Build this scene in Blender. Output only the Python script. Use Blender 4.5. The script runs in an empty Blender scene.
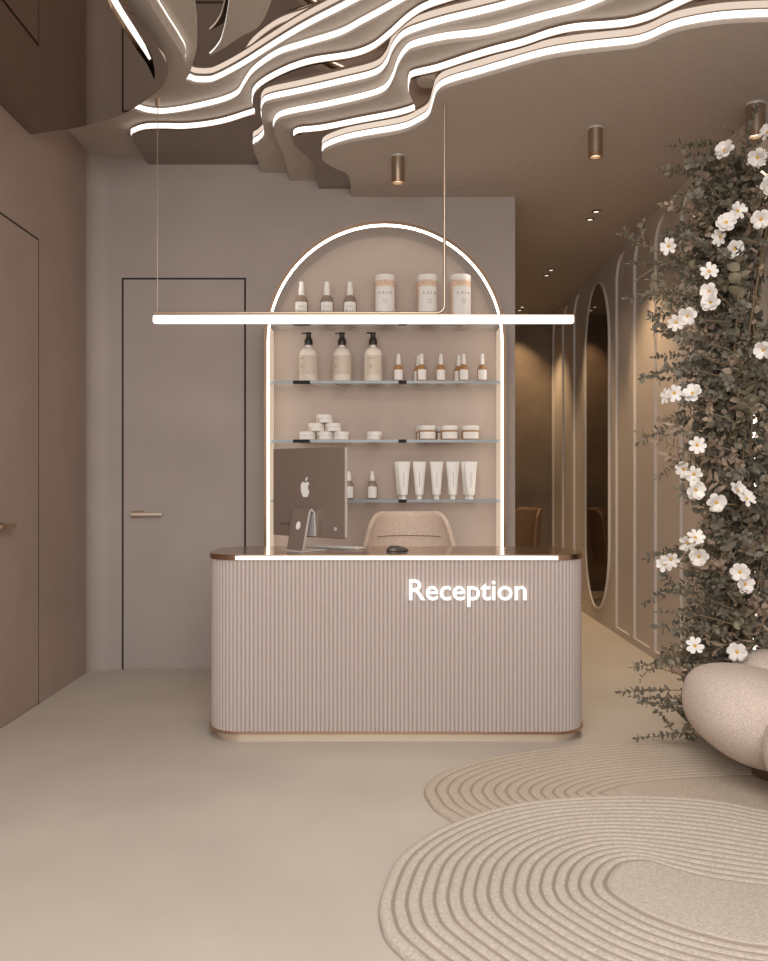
import bpy, bmesh, math, random
from mathutils import Vector, Matrix, noise
PI = math.pi
F = 820.0; CX = 384.0; CY = 480.5; H = 1.45
col = bpy.context.scene.collection
random.seed(7)

# ---------------------------------------------------------------- helpers
def plane(x, y, c):            # point seen at photo pixel on the horizontal plane c above the eye
    Y = F * c / (CY - y)
    return Vector(((x - CX) * Y / F, Y, H + c))
def at(x, y, Y):
    return Vector(((x - CX) * Y / F, Y, H + (CY - y) * Y / F))
def ground(x, y):
    return plane(x, y, -H)

def srgb(r, g, b):
    f = lambda v: (v/255/12.92) if v/255 <= .04045 else ((v/255+.055)/1.055)**2.4
    return (f(r), f(g), f(b), 1)

def mat(name, rgb, rough=.6, metal=0, var=0.0, vscale=3.0, bump=0.0, bscale=60.0, emit=0, ecol=None, trans=0, spec=.5, ior=1.45, alpha=1, bdist=.01, vdetail=4):
    m = bpy.data.materials.new(name); m.use_nodes = True
    nt = m.node_tree; n = nt.nodes; L = nt.links
    p = n['Principled BSDF']
    c = srgb(*rgb)
    p.inputs['Base Color'].default_value = c
    p.inputs['Roughness'].default_value = rough
    p.inputs['Metallic'].default_value = metal
    p.inputs['Specular IOR Level'].default_value = spec
    p.inputs['IOR'].default_value = ior
    p.inputs['Alpha'].default_value = alpha
    p.inputs['Transmission Weight'].default_value = trans
    if emit:
        p.inputs['Emission Color'].default_value = srgb(*(ecol or rgb))
        p.inputs['Emission Strength'].default_value = emit
    tc = n.new('ShaderNodeTexCoord')
    if var:
        nz = n.new('ShaderNodeTexNoise'); nz.inputs['Scale'].default_value = vscale; nz.inputs['Detail'].default_value = vdetail
        L.new(tc.outputs['Object'], nz.inputs['Vector'])
        mr = n.new('ShaderNodeMapRange'); mr.inputs['From Min'].default_value = .3; mr.inputs['From Max'].default_value = .7
        mr.inputs['To Min'].default_value = 1 - var; mr.inputs['To Max'].default_value = 1 + var
        L.new(nz.outputs['Fac'], mr.inputs['Value'])
        mx = n.new('ShaderNodeVectorMath'); mx.operation = 'SCALE'
        mx.inputs[0].default_value = c[:3]
        L.new(mr.outputs['Result'], mx.inputs['Scale'])
        L.new(mx.outputs['Vector'], p.inputs['Base Color'])
    if bump:
        nb = n.new('ShaderNodeTexNoise'); nb.inputs['Scale'].default_value = bscale; nb.inputs['Detail'].default_value = 3
        L.new(tc.outputs['Object'], nb.inputs['Vector'])
        b = n.new('ShaderNodeBump'); b.inputs['Strength'].default_value = bump; b.inputs['Distance'].default_value = bdist
        L.new(nb.outputs['Fac'], b.inputs['Height'])
        L.new(b.outputs['Normal'], p.inputs['Normal'])
    return m

M = {}
M['wall'] = mat('wall_plaster', (170,158,151), .75, var=.06, vscale=1.3, bump=.04, bscale=40)
M['wall_l'] = mat('wall_left_shaded_plaster', (160,140,129), .7, var=.09, vscale=1.1, bump=.04, bscale=40)  # wall plaster; darker, redder light from the ceiling mirror put into the colour
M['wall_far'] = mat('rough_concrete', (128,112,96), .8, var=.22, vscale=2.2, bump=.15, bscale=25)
M['panelwall'] = mat('panel_wall_paint', (200,186,174), .6, var=.03, vscale=2)
M['pale_trim'] = mat('pale_trim_paint', (214,206,199), .45)  # panel paint lightened for lit arch reveals; also the pale mirror frame
M['floor'] = mat('microcement', (190,180,168), .5, var=.085, vscale=1.1, bump=.03, bscale=70, spec=.35)
M['plaster'] = mat('ceiling_plaster', (184,172,161), .85, var=.05, vscale=30, bump=.12, bscale=160)
M['mirror'] = mat('bronze_mirror', (166,153,143), .03, 1)
M['led'] = mat('led_light', (40,38,36), .6, emit=2.0, ecol=(255,248,240))
M['led_arch'] = mat('arch_led_light', (255,246,232), .5, emit=4.5, ecol=(255,245,231))
M['led_bar'] = mat('bar_led_light', (255,250,244), .5, emit=3.2, ecol=(255,249,242))
M['led_desk'] = mat('desk_led_light', (120,115,110), .5, emit=1.2, ecol=(255,247,238))
M['letter'] = mat('letter_light', (90,88,86), .5, emit=1.15, ecol=(255,249,243))
M['lens'] = mat('lamp_lens', (120,112,100), .5, emit=1.2, ecol=(255,238,212))
M['black'] = mat('black_gap', (22,20,19), .7)
M['bronze'] = mat('brushed_bronze', (172,148,124), .3, 1, var=.05, vscale=20)
M['copper'] = mat('copper_satin', (190,160,134), .32, 1)
M['champagne'] = mat('champagne_metal', (222,207,188), .38, .6)
M['topbronze'] = mat('countertop_bronze', (184,158,134), .16, 1)
M['flute'] = mat('fluted_lacquer', (184,171,165), .5)
M['lampbody'] = mat('lamp_brass', (186,168,150), .38, 1)
M['white'] = mat('white_plastic', (238,234,228), .4)
M['label'] = mat('paper_label', (240,236,231), .6)
M['ink'] = mat('label_ink', (150,134,124), .7)
M['darkink'] = mat('dark_ink', (80,70,62), .7)
M['pump'] = mat('pump_black', (45,42,38), .35)
M['cream'] = mat('lotion_cream', (238,228,216), .25)
M['creamlabel'] = mat('sheer_label', (214,200,184), .5)
M['smoke'] = mat('clear_tinted_glass', (146,127,110), .08, spec=.7)
M['amber'] = mat('amber_glass', (172,128,82), .1, spec=.7)
M['salt'] = mat('pink_bath_salt', (230,202,178), .7, var=.22, vscale=75, bump=.5, bscale=90)
M['glass'] = mat('shelf_glass', (214,220,218), .05, spec=.4, alpha=.16)
M['glassedge'] = mat('glass_edge', (142,150,154), .25)
M['niche'] = mat('niche_lit_paint', (186,170,159), .75, var=.05, vscale=1.3)  # wall paint made lighter and warmer for the light inside the niche
M['alu_dark'] = mat('aluminium_taupe', (142,126,116), .45, .4)
M['alu'] = mat('aluminium_bright', (226,222,218), .3, .5)
M['logo'] = mat('logo_white', (232,229,222), .35)
M['screen'] = mat('screen_glass', (18,18,20), .1)
M['mouse'] = mat('mouse_grey', (75,68,62), .3)
M['beige'] = mat('beige_boucle', (218,196,178), .95, var=.16, vscale=110, bump=.7, bscale=150)
M['boulder'] = mat('boulder_boucle', (208,192,180), .95, var=.22, vscale=150, bump=.6, bscale=170)
M['seam'] = mat('seam_thread', (120,104,95), .9)
M['leather'] = mat('tan_leather', (124,98,76), .5, bump=.1, bscale=80)
M['woodbase'] = mat('dark_wood', (96,72,54), .5)
M['groove_shade'] = mat('rug_groove_shade', (172,157,141), 1, bump=.6, bscale=220, spec=.1)  # darker wool tone paints the shade between the ridges
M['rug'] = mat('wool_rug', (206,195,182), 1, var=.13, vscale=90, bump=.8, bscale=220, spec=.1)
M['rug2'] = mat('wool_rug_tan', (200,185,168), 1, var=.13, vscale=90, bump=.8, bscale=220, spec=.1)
M['darkmirror'] = mat('dark_mirror', (128,112,100), .03, 1)
M['framebronze'] = mat('frame_bronze', (128,104,84), .42, .8)
M['rod'] = mat('satin_rod', (186,168,150), .35, .7)
M['jamb'] = mat('jamb_painted_glow', (205,186,168), .6, emit=.42, ecol=(255,234,212))  # LED light falling on the jamb, given as its own weak glow
M['leafA'] = mat('leaf_green_grey', (118,113,100), .65, var=.3, vscale=14)
M['leafB'] = mat('leaf_olive', (128,120,100), .65, var=.3, vscale=14)
M['leafC'] = mat('leaf_dry_brown', (158,138,119), .7, var=.25, vscale=14)
M['stem'] = mat('twig', (128,110,84), .8)
M['petal'] = mat('petal_white', (232,227,221), .6)
M['stamen'] = mat('stamen_yellow', (205,160,70), .8)
for k in ('petal','leafA','leafB','leafC'):
    M[k].node_tree.nodes['Principled BSDF'].inputs['Subsurface Weight'].default_value = 0

# ------------------------------------------------------------- object helpers
def empty(name, loc=(0,0,0), rz=0):
    o = bpy.data.objects.new(name, None); o.empty_display_size = .1
    o.location = loc; o.rotation_euler = (0,0,rz); col.objects.link(o); return o
def tag(o, label=None, cat=None, group=None, kind=None):
    if label: o['label'] = label
    if cat: o['category'] = cat
    if group: o['group'] = group
    if kind: o['kind'] = kind
    return o
def thing(name, label, cat, loc=(0,0,0), rz=0, group=None):
    return tag(empty(name, loc, rz), label, cat, group)
def build(bm, name, mats, parent=None, smooth=False, loc=None, angle=None):
    me = bpy.data.meshes.new(name)
    bmesh.ops.recalc_face_normals(bm, faces=bm.faces[:])
    bm.to_mesh(me); bm.free()
    if not isinstance(mats, (list, tuple)): mats = [mats]
    for m in mats: me.materials.append(m if not isinstance(m, str) else M[m])
    if smooth:
        me.polygons.foreach_set('use_smooth', [True]*len(me.polygons))
        if angle: me.set_sharp_from_angle(angle=math.radians(angle))
    o = bpy.data.objects.new(name, me); col.objects.link(o)
    if parent: o.parent = parent
    if loc: o.location = loc
    return o
def children(o):
    return [c for c in o.children]
def copy_tree(o, parent=None):
    c = o.copy(); col.objects.link(c)
    if parent: c.parent = parent
    for ch in list(o.children): copy_tree(ch, c)
    return c
def box(bm, x0, x1, y0, y1, z0, z1, bev=0, seg=2, mi=0):
    r = bmesh.ops.create_cube(bm, size=1)
    vs = r['verts']
    for v in vs:
        v.co = Vector((x0+(v.co.x+.5)*(x1-x0), y0+(v.co.y+.5)*(y1-y0), z0+(v.co.z+.5)*(z1-z0)))
    fs = set(f for v in vs for f in v.link_faces)
    if bev:
        es = list(set(e for v in vs for e in v.link_edges))
        rr = bmesh.ops.bevel(bm, geom=es, offset=bev, segments=seg, affect='EDGES', profile=.5)
        fs = set(rr['faces']) | set(f for f in fs if f.is_valid)
    for f in fs:
        if f.is_valid: f.material_index = mi
    return bm
def nbox(*a, **k):
    bm = bmesh.new(); return box(bm, *a, **k)
def lathe(bm, prof, seg=28, cx=0, cy=0, mi=0, sx=1, sy=1):
    rings = []
    for (r, z) in prof:
        if r <= 1e-6: rings.append([bm.verts.new((cx, cy, z))])
        else: rings.append([bm.verts.new((cx+r*sx*math.cos(2*PI*k/seg), cy+r*sy*math.sin(2*PI*k/seg), z)) for k in range(seg)])
    for a, b in zip(rings, rings[1:]):
        for k in range(seg):
            k2 = (k+1) % seg
            if len(a) == 1 and len(b) == 1: continue
            if len(a) == 1: f = bm.faces.new((a[0], b[k], b[k2]))
            elif len(b) == 1: f = bm.faces.new((a[k], b[0], a[k2]))
            else: f = bm.faces.new((a[k], a[k2], b[k2], b[k]))
            f.material_index = mi
    return bm
def nlathe(prof, **k):
    return lathe(bmesh.new(), prof, **k)
def tube(bm, pts, r, seg=8, mi=0, r_end=None, cap=True):
    pts = [Vector(p) for p in pts]; n = len(pts); rings = []
    up = Vector((0,0,1)); prev = None
    for i, p in enumerate(pts):
        t = (pts[min(i+1,n-1)] - pts[max(i-1,0)])
        if t.length < 1e-9: t = Vector((0,0,1))
        t.normalize()
        if prev is None:
            a = t.cross(up)
            if a.length < 1e-3: a = t.cross(Vector((1,0,0)))
        else:
            a = prev - t*prev.dot(t)
            if a.length < 1e-4: a = t.cross(up)
        a.normalize(); prev = a; b = t.cross(a)
        rr = r if r_end is None else r + (r_end-r)*i/(n-1)
        rings.append([bm.verts.new(p + a*rr*math.cos(2*PI*k/seg) + b*rr*math.sin(2*PI*k/seg)) for k in range(seg)])
    for A, B in zip(rings, rings[1:]):
        for k in range(seg):
            f = bm.faces.new((A[k], A[(k+1)%seg], B[(k+1)%seg], B[k])); f.material_index = mi
    if cap:
        for R in (rings[0], rings[-1]):
            f = bm.faces.new(R); f.material_index = mi
    return bm
def catmull(pts, n=10, closed=False):
    pts = [Vector(p) for p in pts]; out = []; N = len(pts)
    rng = range(N) if closed else range(N-1)
    for i in rng:
        if closed: p0,p1,p2,p3 = pts[i-1], pts[i], pts[(i+1)%N], pts[(i+2)%N]
        else: p0,p1,p2,p3 = pts[max(i-1,0)], pts[i], pts[i+1], pts[min(i+2,N-1)]
        for k in range(n):
            t = k/n
            out.append(.5*((2*p1)+(p2-p0)*t+(2*p0-5*p1+4*p2-p3)*t*t+(3*p1-p0-3*p2+p3)*t**3))
    if not closed: out.append(pts[-1].copy())
    return out
def prism(bm, poly, z0, z1, mi=0):       # poly: list of xy
    bot = [bm.verts.new((p[0], p[1], z0)) for p in poly]
    top = [bm.verts.new((p[0], p[1], z1)) for p in poly]
    n = len(poly)
    for i in range(n):
        f = bm.faces.new((bot[i], bot[(i+1)%n], top[(i+1)%n], top[i])); f.material_index = mi
    for ring in (bot, top):
        es = []
        for i in range(n):
            e = bm.edges.get((ring[i], ring[(i+1)%n])); es.append(e)
        r = bmesh.ops.triangle_fill(bm, edges=es, use_beauty=True)
        for g in r['geom']:
            if isinstance(g, bmesh.types.BMFace): g.material_index = mi
    return bm
def polyface(bm, pts3, mi=0):
    vs = [bm.verts.new(p) for p in pts3]; n = len(vs)
    es = [bm.edges.new((vs[i], vs[(i+1)%n])) for i in range(n)]
    r = bmesh.ops.triangle_fill(bm, edges=es, use_beauty=True)
    for g in r['geom']:
        if isinstance(g, bmesh.types.BMFace): g.material_index = mi
def roundrect(x0, x1, y0, y1, r, seg=12):
    out = []
    for (cx, cy, a0) in ((x1-r,y1-r,0),(x0+r,y1-r,90),(x0+r,y0+r,180),(x1-r,y0+r,270)):
        for k in range(seg+1):
            a = math.radians(a0 + 90*k/seg)
            out.append((cx+r*math.cos(a), cy+r*math.sin(a)))
    return out
def text_into(bm, s, size, x, y, z, mi=0, extrude=.0005, offset=0, spacing=1.0, width=None, align='CENTER'):
    cu = bpy.data.curves.new('t', 'FONT'); cu.body = s; cu.size = size; cu.extrude = extrude; cu.offset = offset
    cu.space_character = spacing; cu.align_x = align; cu.resolution_u = 4
    ob = bpy.data.objects.new('t', cu); col.objects.link(ob)
    dg = bpy.context.evaluated_depsgraph_get(); dg.update()
    me = bpy.data.meshes.new_from_object(ob.evaluated_get(dg))
    xs = [v.co.x for v in me.vertices]
    sc = 1 if width is None else width/(max(xs)-min(xs))
    off = min(xs) if align == 'LEFT' else (min(xs)+max(xs))/2
    me.transform(Matrix.Translation((x, y, z)) @ Matrix.Rotation(PI/2, 4, 'X') @ Matrix.Diagonal((sc, sc if width else 1, 1, 1)) @ Matrix.Translation((-off, 0, 0)))
    n0 = len(bm.faces)
    bm.from_mesh(me); bm.faces.ensure_lookup_table()
    for f in bm.faces[n0:]: f.material_index = mi
    bpy.data.objects.remove(ob); bpy.data.curves.remove(cu); bpy.data.meshes.remove(me)

# ================================================================= SETTING
XL, XR, YB, YF, YN = -2.24, 2.22, 6.29, 10.75, -2.2
CH = H + 2.175
TOP = H + 2.62
o = build(nbox(XL-.1, XR+.1, YN, YF+.1, -.1, 0), 'floor', 'floor'); tag(o, kind='structure')
o = build(nbox(XL-.1, XL, YN, YF+.1, 0, TOP), 'wall_left', 'wall_l'); tag(o, kind='structure')
o = build(nbox(XR, XR+.1, YN, YF+.1, 0, TOP), 'wall_right', 'panelwall'); tag(o, kind='structure')
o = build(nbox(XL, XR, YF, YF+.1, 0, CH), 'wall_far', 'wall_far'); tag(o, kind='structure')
# partition behind the desk with a coved corner on the left
r = .13
poly = [(XL+r-r*math.cos(a), YB-r+r*math.sin(a)) for a in [i*PI/2/10 for i in range(11)]]
poly += [(1.005, YB), (1.005, YB+.18), (XL, YB+.18)]
bm = prism(bmesh.new(), poly, 0, TOP)
o = build(bm, 'wall_back', 'wall'); tag(o, kind='structure')

# ---------------------------------------------------------------- ceiling
ceil = empty('ceiling', (0,0,0)); tag(ceil, kind='structure')
o = build(nbox(XL, XR, YN, YB+.18, H+2.607, H+2.66), 'mirror_layer', 'mirror', ceil)
def layer(edge2d, closing, z, thick, mname, lip, name, led=True, skip=0, band=.034):
    """edge2d: visible edge polyline xy, closing: xy points; LED ribbon on the edge above the lip"""
    poly = [(p.x, p.y) for p in edge2d] + closing
    bm = prism(bmesh.new(), poly, z, z+thick)
    ob = build(bm, name, mname, ceil)
    if led:
        area = sum(poly[i][0]*poly[(i+1)%len(poly)][1]-poly[(i+1)%len(poly)][0]*poly[i][1] for i in range(len(poly)))
        s = 1 if area > 0 else -1
        bm = bmesh.new(); prev = None; m = len(edge2d)
        for i, p in enumerate(edge2d):
            if i < skip: continue
            t = (edge2d[min(i+1,m-1)] - edge2d[max(i-1,0)]); t.z = 0; t.normalize()
            nrm = Vector((t.y, -t.x, 0))*s
            q = Vector((p.x, p.y, 0)) + nrm*.004
            a = bm.verts.new((q.x, q.y, z+lip)); b = bm.verts.new((q.x, q.y, min(z+thick-.002, z+lip+band)))
            if prev: bm.faces.new((prev[0], a, b, prev[1]))
            prev = (a, b)
        build(bm, 'led_strip', 'led', ob)
    return ob
STEP = .06
E = []
# right-hand plaster sheet that also roofs the corridor
e0 = [(351.5,197.5),(348.5,176),(336,169),(323,161),(322.5,155.5),(328,150),(352,142),(400,133.5),(418,126.5),(429,119),(433.5,106),(437.5,95),(449,87.5),(480,78.5),(502,72),(543,60.5),(577,54.6),(620,50),(635,48),(650,43.6),(670,34.6),(691,29),(725,24),(768,21.9),(800,22),(860,24)]
e1 = [(319,189.6),(316.5,178),(313,162),(302,152),(294,144),(294,138),(300,134.5),(323,132),(361,124.5),(393,118.5),(411.5,113.3),(415.5,110),(413.5,103),(409,92),(409.5,83),(414,78.5),(437,73),(466,63.5),(491,56),(522,48),(549.6,38.7),(574.6,33.2),(608,30.5),(629,28),(650,22),(670,12.7),(691,3),(715,-6),(760,-14),(840,-20)]
e2 = [(290,180.8),(287,168),(284,158),(281.5,150),(276,139),(273.6,131),(278,122),(292,117),(323,111.2),(365,101.7),(384.6,94.5),(393,83),(399,67),(407.5,55),(418,50),(445,43.8),(480,39.8),(502,35),(543,24),(577,15.6),(602,6),(616,0),(650,-12),(700,-24),(800,-34)]
e3 = [(262,173),(257.5,160),(253.5,148),(259,143.5),(264,137.5),(263.5,128),(261.5,117),(263,108),(271,103),(302,96.5),(344,87),(375,79),(386.5,69),(393,54),(403,41.7),(420,34.4),(445,27),(480,18.8),(502,13.4),(533,4.5),(560,-3),(620,-18),(720,-36)]
e4 = [(148.8,164.6),(140,151),(131.5,138),(136,133.5),(147,130.5),(165,130),(182,130.4),(203,128.6),(224,124.8),(245,118.3),(255,114),(252.5,103),(254.5,94),(264,85.5),(280,76.8),(295,70.6),(315,65),(351,59.4),(372,52),(389,39.4),(407.5,23),(424,12.4),(445,4.8),(470,-2),(540,-18),(640,-36)]
e5 = [(60,96),(100,100),(125,106),(136,111),(147,114.6),(162,116),(182.5,113.6),(203,109.4),(224,104),(238,97.3),(245,86.5),(255,73.6),(278,58),(305,49),(340,38.3),(362,27),(389,12.6),(411.7,0),(440,-14),(500,-34),(600,-56)]
e6 = [(120,70),(160,78),(187,81.5),(195,84),(207,84.6),(217.5,82),(242.5,69),(274,49.3),(305,31),(341,12.8),(365,0.5),(400,-18),(470,-48),(560,-76)]
def edge(px, c): return catmull([plane(x, y, c) for x, y in px], 7)
def closing_right(e, Yend): return [(XR, e[-1].y), (XR, Yend)]
specs = [(e0,'plaster',.024,4),(e1,'mirror',.012,5),(e2,'plaster',.022,5),(e3,'plaster',.022,2),(e4,'mirror',.012,2),(e5,'plaster',.016,0),(e6,'plaster',.016,0)]
for k, (px_, mname, lip, sk) in enumerate(specs):
    c = 2.175 + STEP*k + (.002*k)
    e = edge(px_, c)
    name = mname + '_layer'
    if k == 0:
        e[0].y = YB
        closing = [(XR, e[-1].y), (XR, YF), (XL, YF), (XL, YB+.181), (1.003, YB+.181), (1.003, YB-.001), (e[0].x+.02, YB-.001)]
        e = [p for p in e if p.x < XR-.002]
    else:
        e = [p for p in e if p.x < XR-.002]
        yy = YB - .001
        if k < 5:
            e[0].y = yy
            closing = [(XR, e[-1].y), (XR, yy)]
        else:
            e = [p for p in e if p.x > XL]
            closing = [(XR, e[-1].y), (XR, yy), (XL+.002, yy), (XL+.002, e[0].y)]
    layer(e, closing, H+c, STEP+.0015, mname, lip, name, skip=sk*7)
# left-hand sheets that fall towards the left wall
pA = [(182,-60),(188,-20),(192,0),(196,22),(197,45),(193,62),(187,78),(172,90),(150,99),(130,106),(100,113),(55,118)]
pB = [(128,-50),(140,-18),(148,0),(165,28),(178,48),(185,62),(182,76),(166,90),(148,98),(128,106),(95,115),(45,122)]
pC = [(95,-42),(106,-20),(118,0),(131,15),(147,33),(158,48),(166,62),(168.3,71),(166,80),(160,89),(148,98.5),(135,107.5),(121,115),(100,122),(72,128.5),(30,134.5)]
for px_, c, th, mname, lip in ((pA,2.40,.08,'plaster',.03),(pB,2.31,.088,'plaster',.074)):
    e = edge(px_, c); e = [p for p in e if p.x > XL+.002]
    layer(e, [(XL+.002, e[-1].y), (XL+.002, e[0].y)], H+c, th, mname, lip, mname+'_layer', led=(px_ is pB), band=.010)
# added plaster tongue with lit edge, standing in for a reflection in the mirror
tong = [(236,-40),(232,-15),(230,0),(227,20),(222,40),(216,50),(210,56)]
back = [(225,47.5),(240,37),(254,30),(262,22),(270,5),(276,-15),(284,-40)]
e = catmull([plane(x, y, 2.52) for x, y in tong], 7)
layer(e, [(p.x, p.y) for p in catmull([plane(x, y, 2.52) for x, y in back], 7)], H+2.52, .026, 'plaster', .012, 'plaster_layer', led=True, band=.006)
# mirrored sheet with a lit slot
c = 2.19; e = edge(pC, c); e[-1].x = XL+.003
outer = [(p.x,p.y) for p in e] + [(XL+.003, e[0].y)]
slotL = [(104,-8),(112,10),(124,30),(137,50),(147,64),(154.5,80)]
slotR = [(155,72),(153,60),(149,48),(140,33),(127,14),(117,-2),(110,-14)]
hole = [plane(x,y,c) for x,y in slotL+slotR]
bm = bmesh.new()
rings = []
for z in (H+c, H+c+.03):
    eds = []
    for ring in (outer, [(p.x,p.y) for p in hole]):
        vs = [bm.verts.new((x,y,z)) for x,y in ring]
        eds += [bm.edges.new((vs[i], vs[(i+1)%len(vs)])) for i in range(len(vs))]
        rings.append(vs)
    bmesh.ops.triangle_fill(bm, edges=eds, use_beauty=True)
for a, b in ((rings[0],rings[2]),(rings[1],rings[3])):
    for i in range(len(a)):
        bm.faces.new((a[i], a[(i+1)%len(a)], b[(i+1)%len(a)], b[i]))
ml = build(bm, 'mirror_layer', 'mirror', ceil)
# recess above the slot: bronze tray with a light ribbon along its left side
bm = bmesh.new()
polyface(bm, [Vector((p.x,p.y,H+c+.06)) for p in hole])
hb = [Vector((p.x,p.y,0)) for p in hole]
for i in range(len(hb)):
    a, b = hb[i], hb[(i+1)%len(hb)]
    bm.faces.new([bm.verts.new((a.x,a.y,H+c+.031)), bm.verts.new((b.x,b.y,H+c+.031)), bm.verts.new((b.x,b.y,H+c+.06)), bm.verts.new((a.x,a.y,H+c+.06))])
build(bm, 'slot_tray', 'bronze', ml)
ledL = [plane(x,y,c) for x,y in [(106,-6),(115,10),(127,29),(139,47),(149,62)]]
ledR = [plane(x,y,c) for x,y in [(151,61),(145,47),(134,29),(123,12),(113,-6)]]
bm = bmesh.new(); polyface(bm, [Vector((p.x,p.y,H+c+.012)) for p in ledL+ledR]); build(bm, 'led_strip', 'led', ml)

# shadow joint in the corridor ceiling
o = build(nbox(plane(350,186,2.175).x, XR-.01, 6.02, 6.026, CH-.0006, CH), 'shadow_joint', 'plaster', ceil)

# ---------------------------------------------------------------- doors
def handle(parent, sgn=1):
    return None
d2 = empty('door_2', (0,0,0)); tag(d2, kind='structure')
x0, x1, zt = at(122,0,YB).x, at(246,0,YB).x, H+1.554
bm = nbox(x0+.014, x1-.014, YB-.005, YB+.02, .012, zt-.014); build(bm, 'door_leaf', 'wall', d2)
bm = bmesh.new()
for b in ((x0,x0+.013,0,zt),(x1-.013,x1,0,zt),(x0,x1,zt-.013,zt)): box(bm, b[0],b[1],YB-.003,YB+.02,b[2],b[3])
build(bm, 'shadow_gap', 'black', d2)
zc = H-.257
bm = nbox(-1.93,-1.84,YB-.03,YB-.005,zc-.024,zc+.024,.004)
hd = build(bm, 'door_handle', 'copper', d2)
build(nbox(-1.925,-1.69,YB-.062,YB-.038,zc-.011,zc+.011,.003), 'lever', 'champagne', hd)
d1 = empty('door_1', (0,0,0)); tag(d1, kind='structure')
y1 = F*2.24/345.5; y0 = 4.60; zt = H+1.566
build(nbox(XL-.02, XL+.005, y0+.014, y1-.014, .012, zt-.014), 'door_leaf', 'wall_l', d1)
bm = bmesh.new()
for b in ((y0,y0+.013,0,zt),(y1-.013,y1,0,zt),(y0,y1,zt-.013,zt)): box(bm, XL-.02,XL+.003,b[0],b[1],b[2],b[3])
build(bm, 'shadow_gap', 'black', d1)
zc = H-.265
hd = build(nbox(XL+.005,XL+.03,4.66,4.76,zc-.024,zc+.024,.004), 'door_handle', 'copper', d1)
build(nbox(XL+.038,XL+.062,4.67,4.87,zc-.011,zc+.011,.003), 'lever', 'copper', hd)

# ------------------------------------------------- arched boards on the right wall, reveals painted lighter as if lit
BX = XR - .024                      # face of the panel boards
def board(ya, yb, idx, arch=None):
    zt_ = CH-.002
    if arch is None:
        o = build(nbox(BX, XR-.0005, ya+.002, yb-.002, 0, zt_), 'trim_%d' % idx, 'panelwall'); tag(o, kind='structure'); return
    a0, a1 = arch; r_ = (a1-a0)/2; yc = (a0+a1)/2; z0, z1 = .062, H+2.10
    ap = [(a1,z0),(a1,z1-r_)]+[(yc+r_*math.cos(PI*k/24), z1-r_+r_*math.sin(PI*k/24)) for k in range(1,24)]+[(a0,z1-r_),(a0,z0)]
    out = [(ya+.002,0),(yb-.002,0),(yb-.002,zt_),(ya+.002,zt_)]
    bm = bmesh.new(); eds = []; rr = []
    for ring in (out, ap):
        vs = [bm.verts.new((BX,y,z)) for y,z in ring]; rr.append(vs)
        eds += [bm.edges.new((vs[i],vs[(i+1)%len(vs)])) for i in range(len(vs))]
    bmesh.ops.triangle_fill(bm, edges=eds, use_beauty=True)
    for ring, vs in ((out, rr[0]), (ap, rr[1])):
        bk = [bm.verts.new((XR-.0005,y,z)) for y,z in ring]
        for i in range(len(vs)):
            f = bm.faces.new((vs[i],vs[(i+1)%len(vs)],bk[(i+1)%len(vs)],bk[i])); f.material_index = 1 if ring is ap else 0
    o = build(bm, 'trim_%d' % idx, ['panelwall','pale_trim']); tag(o, kind='structure')
bd = [7.825,7.265,6.71,6.135,5.575,5.01]
for i, d in enumerate(bd[:5]): board(bd[i+1], d, i+1, (bd[i+1]+.07, d-.045))
board(7.825, 9.0, 6)
fd = [9.0, 9.56, 10.16, 10.74]
for i in range(3): board(fd[i], fd[i+1], 7+i, (fd[i]+.06, fd[i+1]-.05))
board(YN+.02, 5.01, 10)

# ================================================================= THINGS
# ---- tall capsule mirror on the right wall
t = thing('wall_mirror', 'tall dark oval mirror with thin pale frame on the panelled right wall', 'mirror', (BX, 8.415, .137))
def capsule(hw, z0, z1, re, n=24):
    pts = [Vector((0, hw*math.cos(PI*k/n), z1-re+re*math.sin(PI*k/n))) for k in range(n+1)]
    pts += [Vector((0, -hw*math.cos(PI*k/n), z0+re-re*math.sin(PI*k/n))) for k in range(n+1)]
    return pts
hm = H+2.03-.137
bm = bmesh.new(); polyface(bm, [p+Vector((-.012,0,0)) for p in capsule(.45, .012, hm-.012, .66)]); build(bm, 'glass', 'darkmirror', t)
bm = bmesh.new()
P = capsule(.465, 0, hm, .68); Q = capsule(.452, .013, hm-.013, .667); n = len(P); D = -.022
va = [[bm.verts.new(p+Vector((dx,0,0))) for p in R] for R, dx in ((P,0),(P,D),(Q,D),(Q,0))]
for A, B in zip(va, va[1:]):
    for i in range(n): bm.faces.new((A[i],A[(i+1)%n],B[(i+1)%n],B[i]))
build(bm, 'frame', 'pale_trim', t)

# ---- reception desk
YD = 4.52; DX = .07; HW = 1.07; DD = .60; DR = .2
desk = thing('reception_desk', 'long fluted taupe reception desk with rounded ends and bronze top', 'desk', (DX, YD+DD/2, 0))
hd_ = DD/2
# fluted body
base = roundrect(-HW+.014, HW-.014, -hd_+.014, hd_-.014, DR-.014, 16)
base.append(base[0]); path = [Vector((p[0],p[1],0)) for p in base]
cum = [0]
for a, b in zip(path, path[1:]): cum.append(cum[-1]+(b-a).length)
tot = cum[-1]; nf = round(tot/.0232); S = 8
prof = []
j = 0
for i in range(nf*S):
    s = tot*i/(nf*S)
    while cum[j+1] < s: j += 1
    u = (s-cum[j])/max(1e-9,(cum[j+1]-cum[j])); p = path[j].lerp(path[j+1], u)
    d = (path[j+1]-path[j]).normalized(); nrm = Vector((d.y,-d.x,0))
    ph = (i % S)/S
    prof.append(p + nrm*(.0105*math.sqrt(max(0, 1-(2*ph-1)**2*.98)) - .005))
bm = prism(bmesh.new(), [(p.x,p.y) for p in prof], .062, 1.010)
build(bm, 'fluted_body', 'flute', desk)
bm = prism(bmesh.new(), roundrect(-HW,HW,-hd_,hd_,DR,20), 1.010, 1.040)
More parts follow.
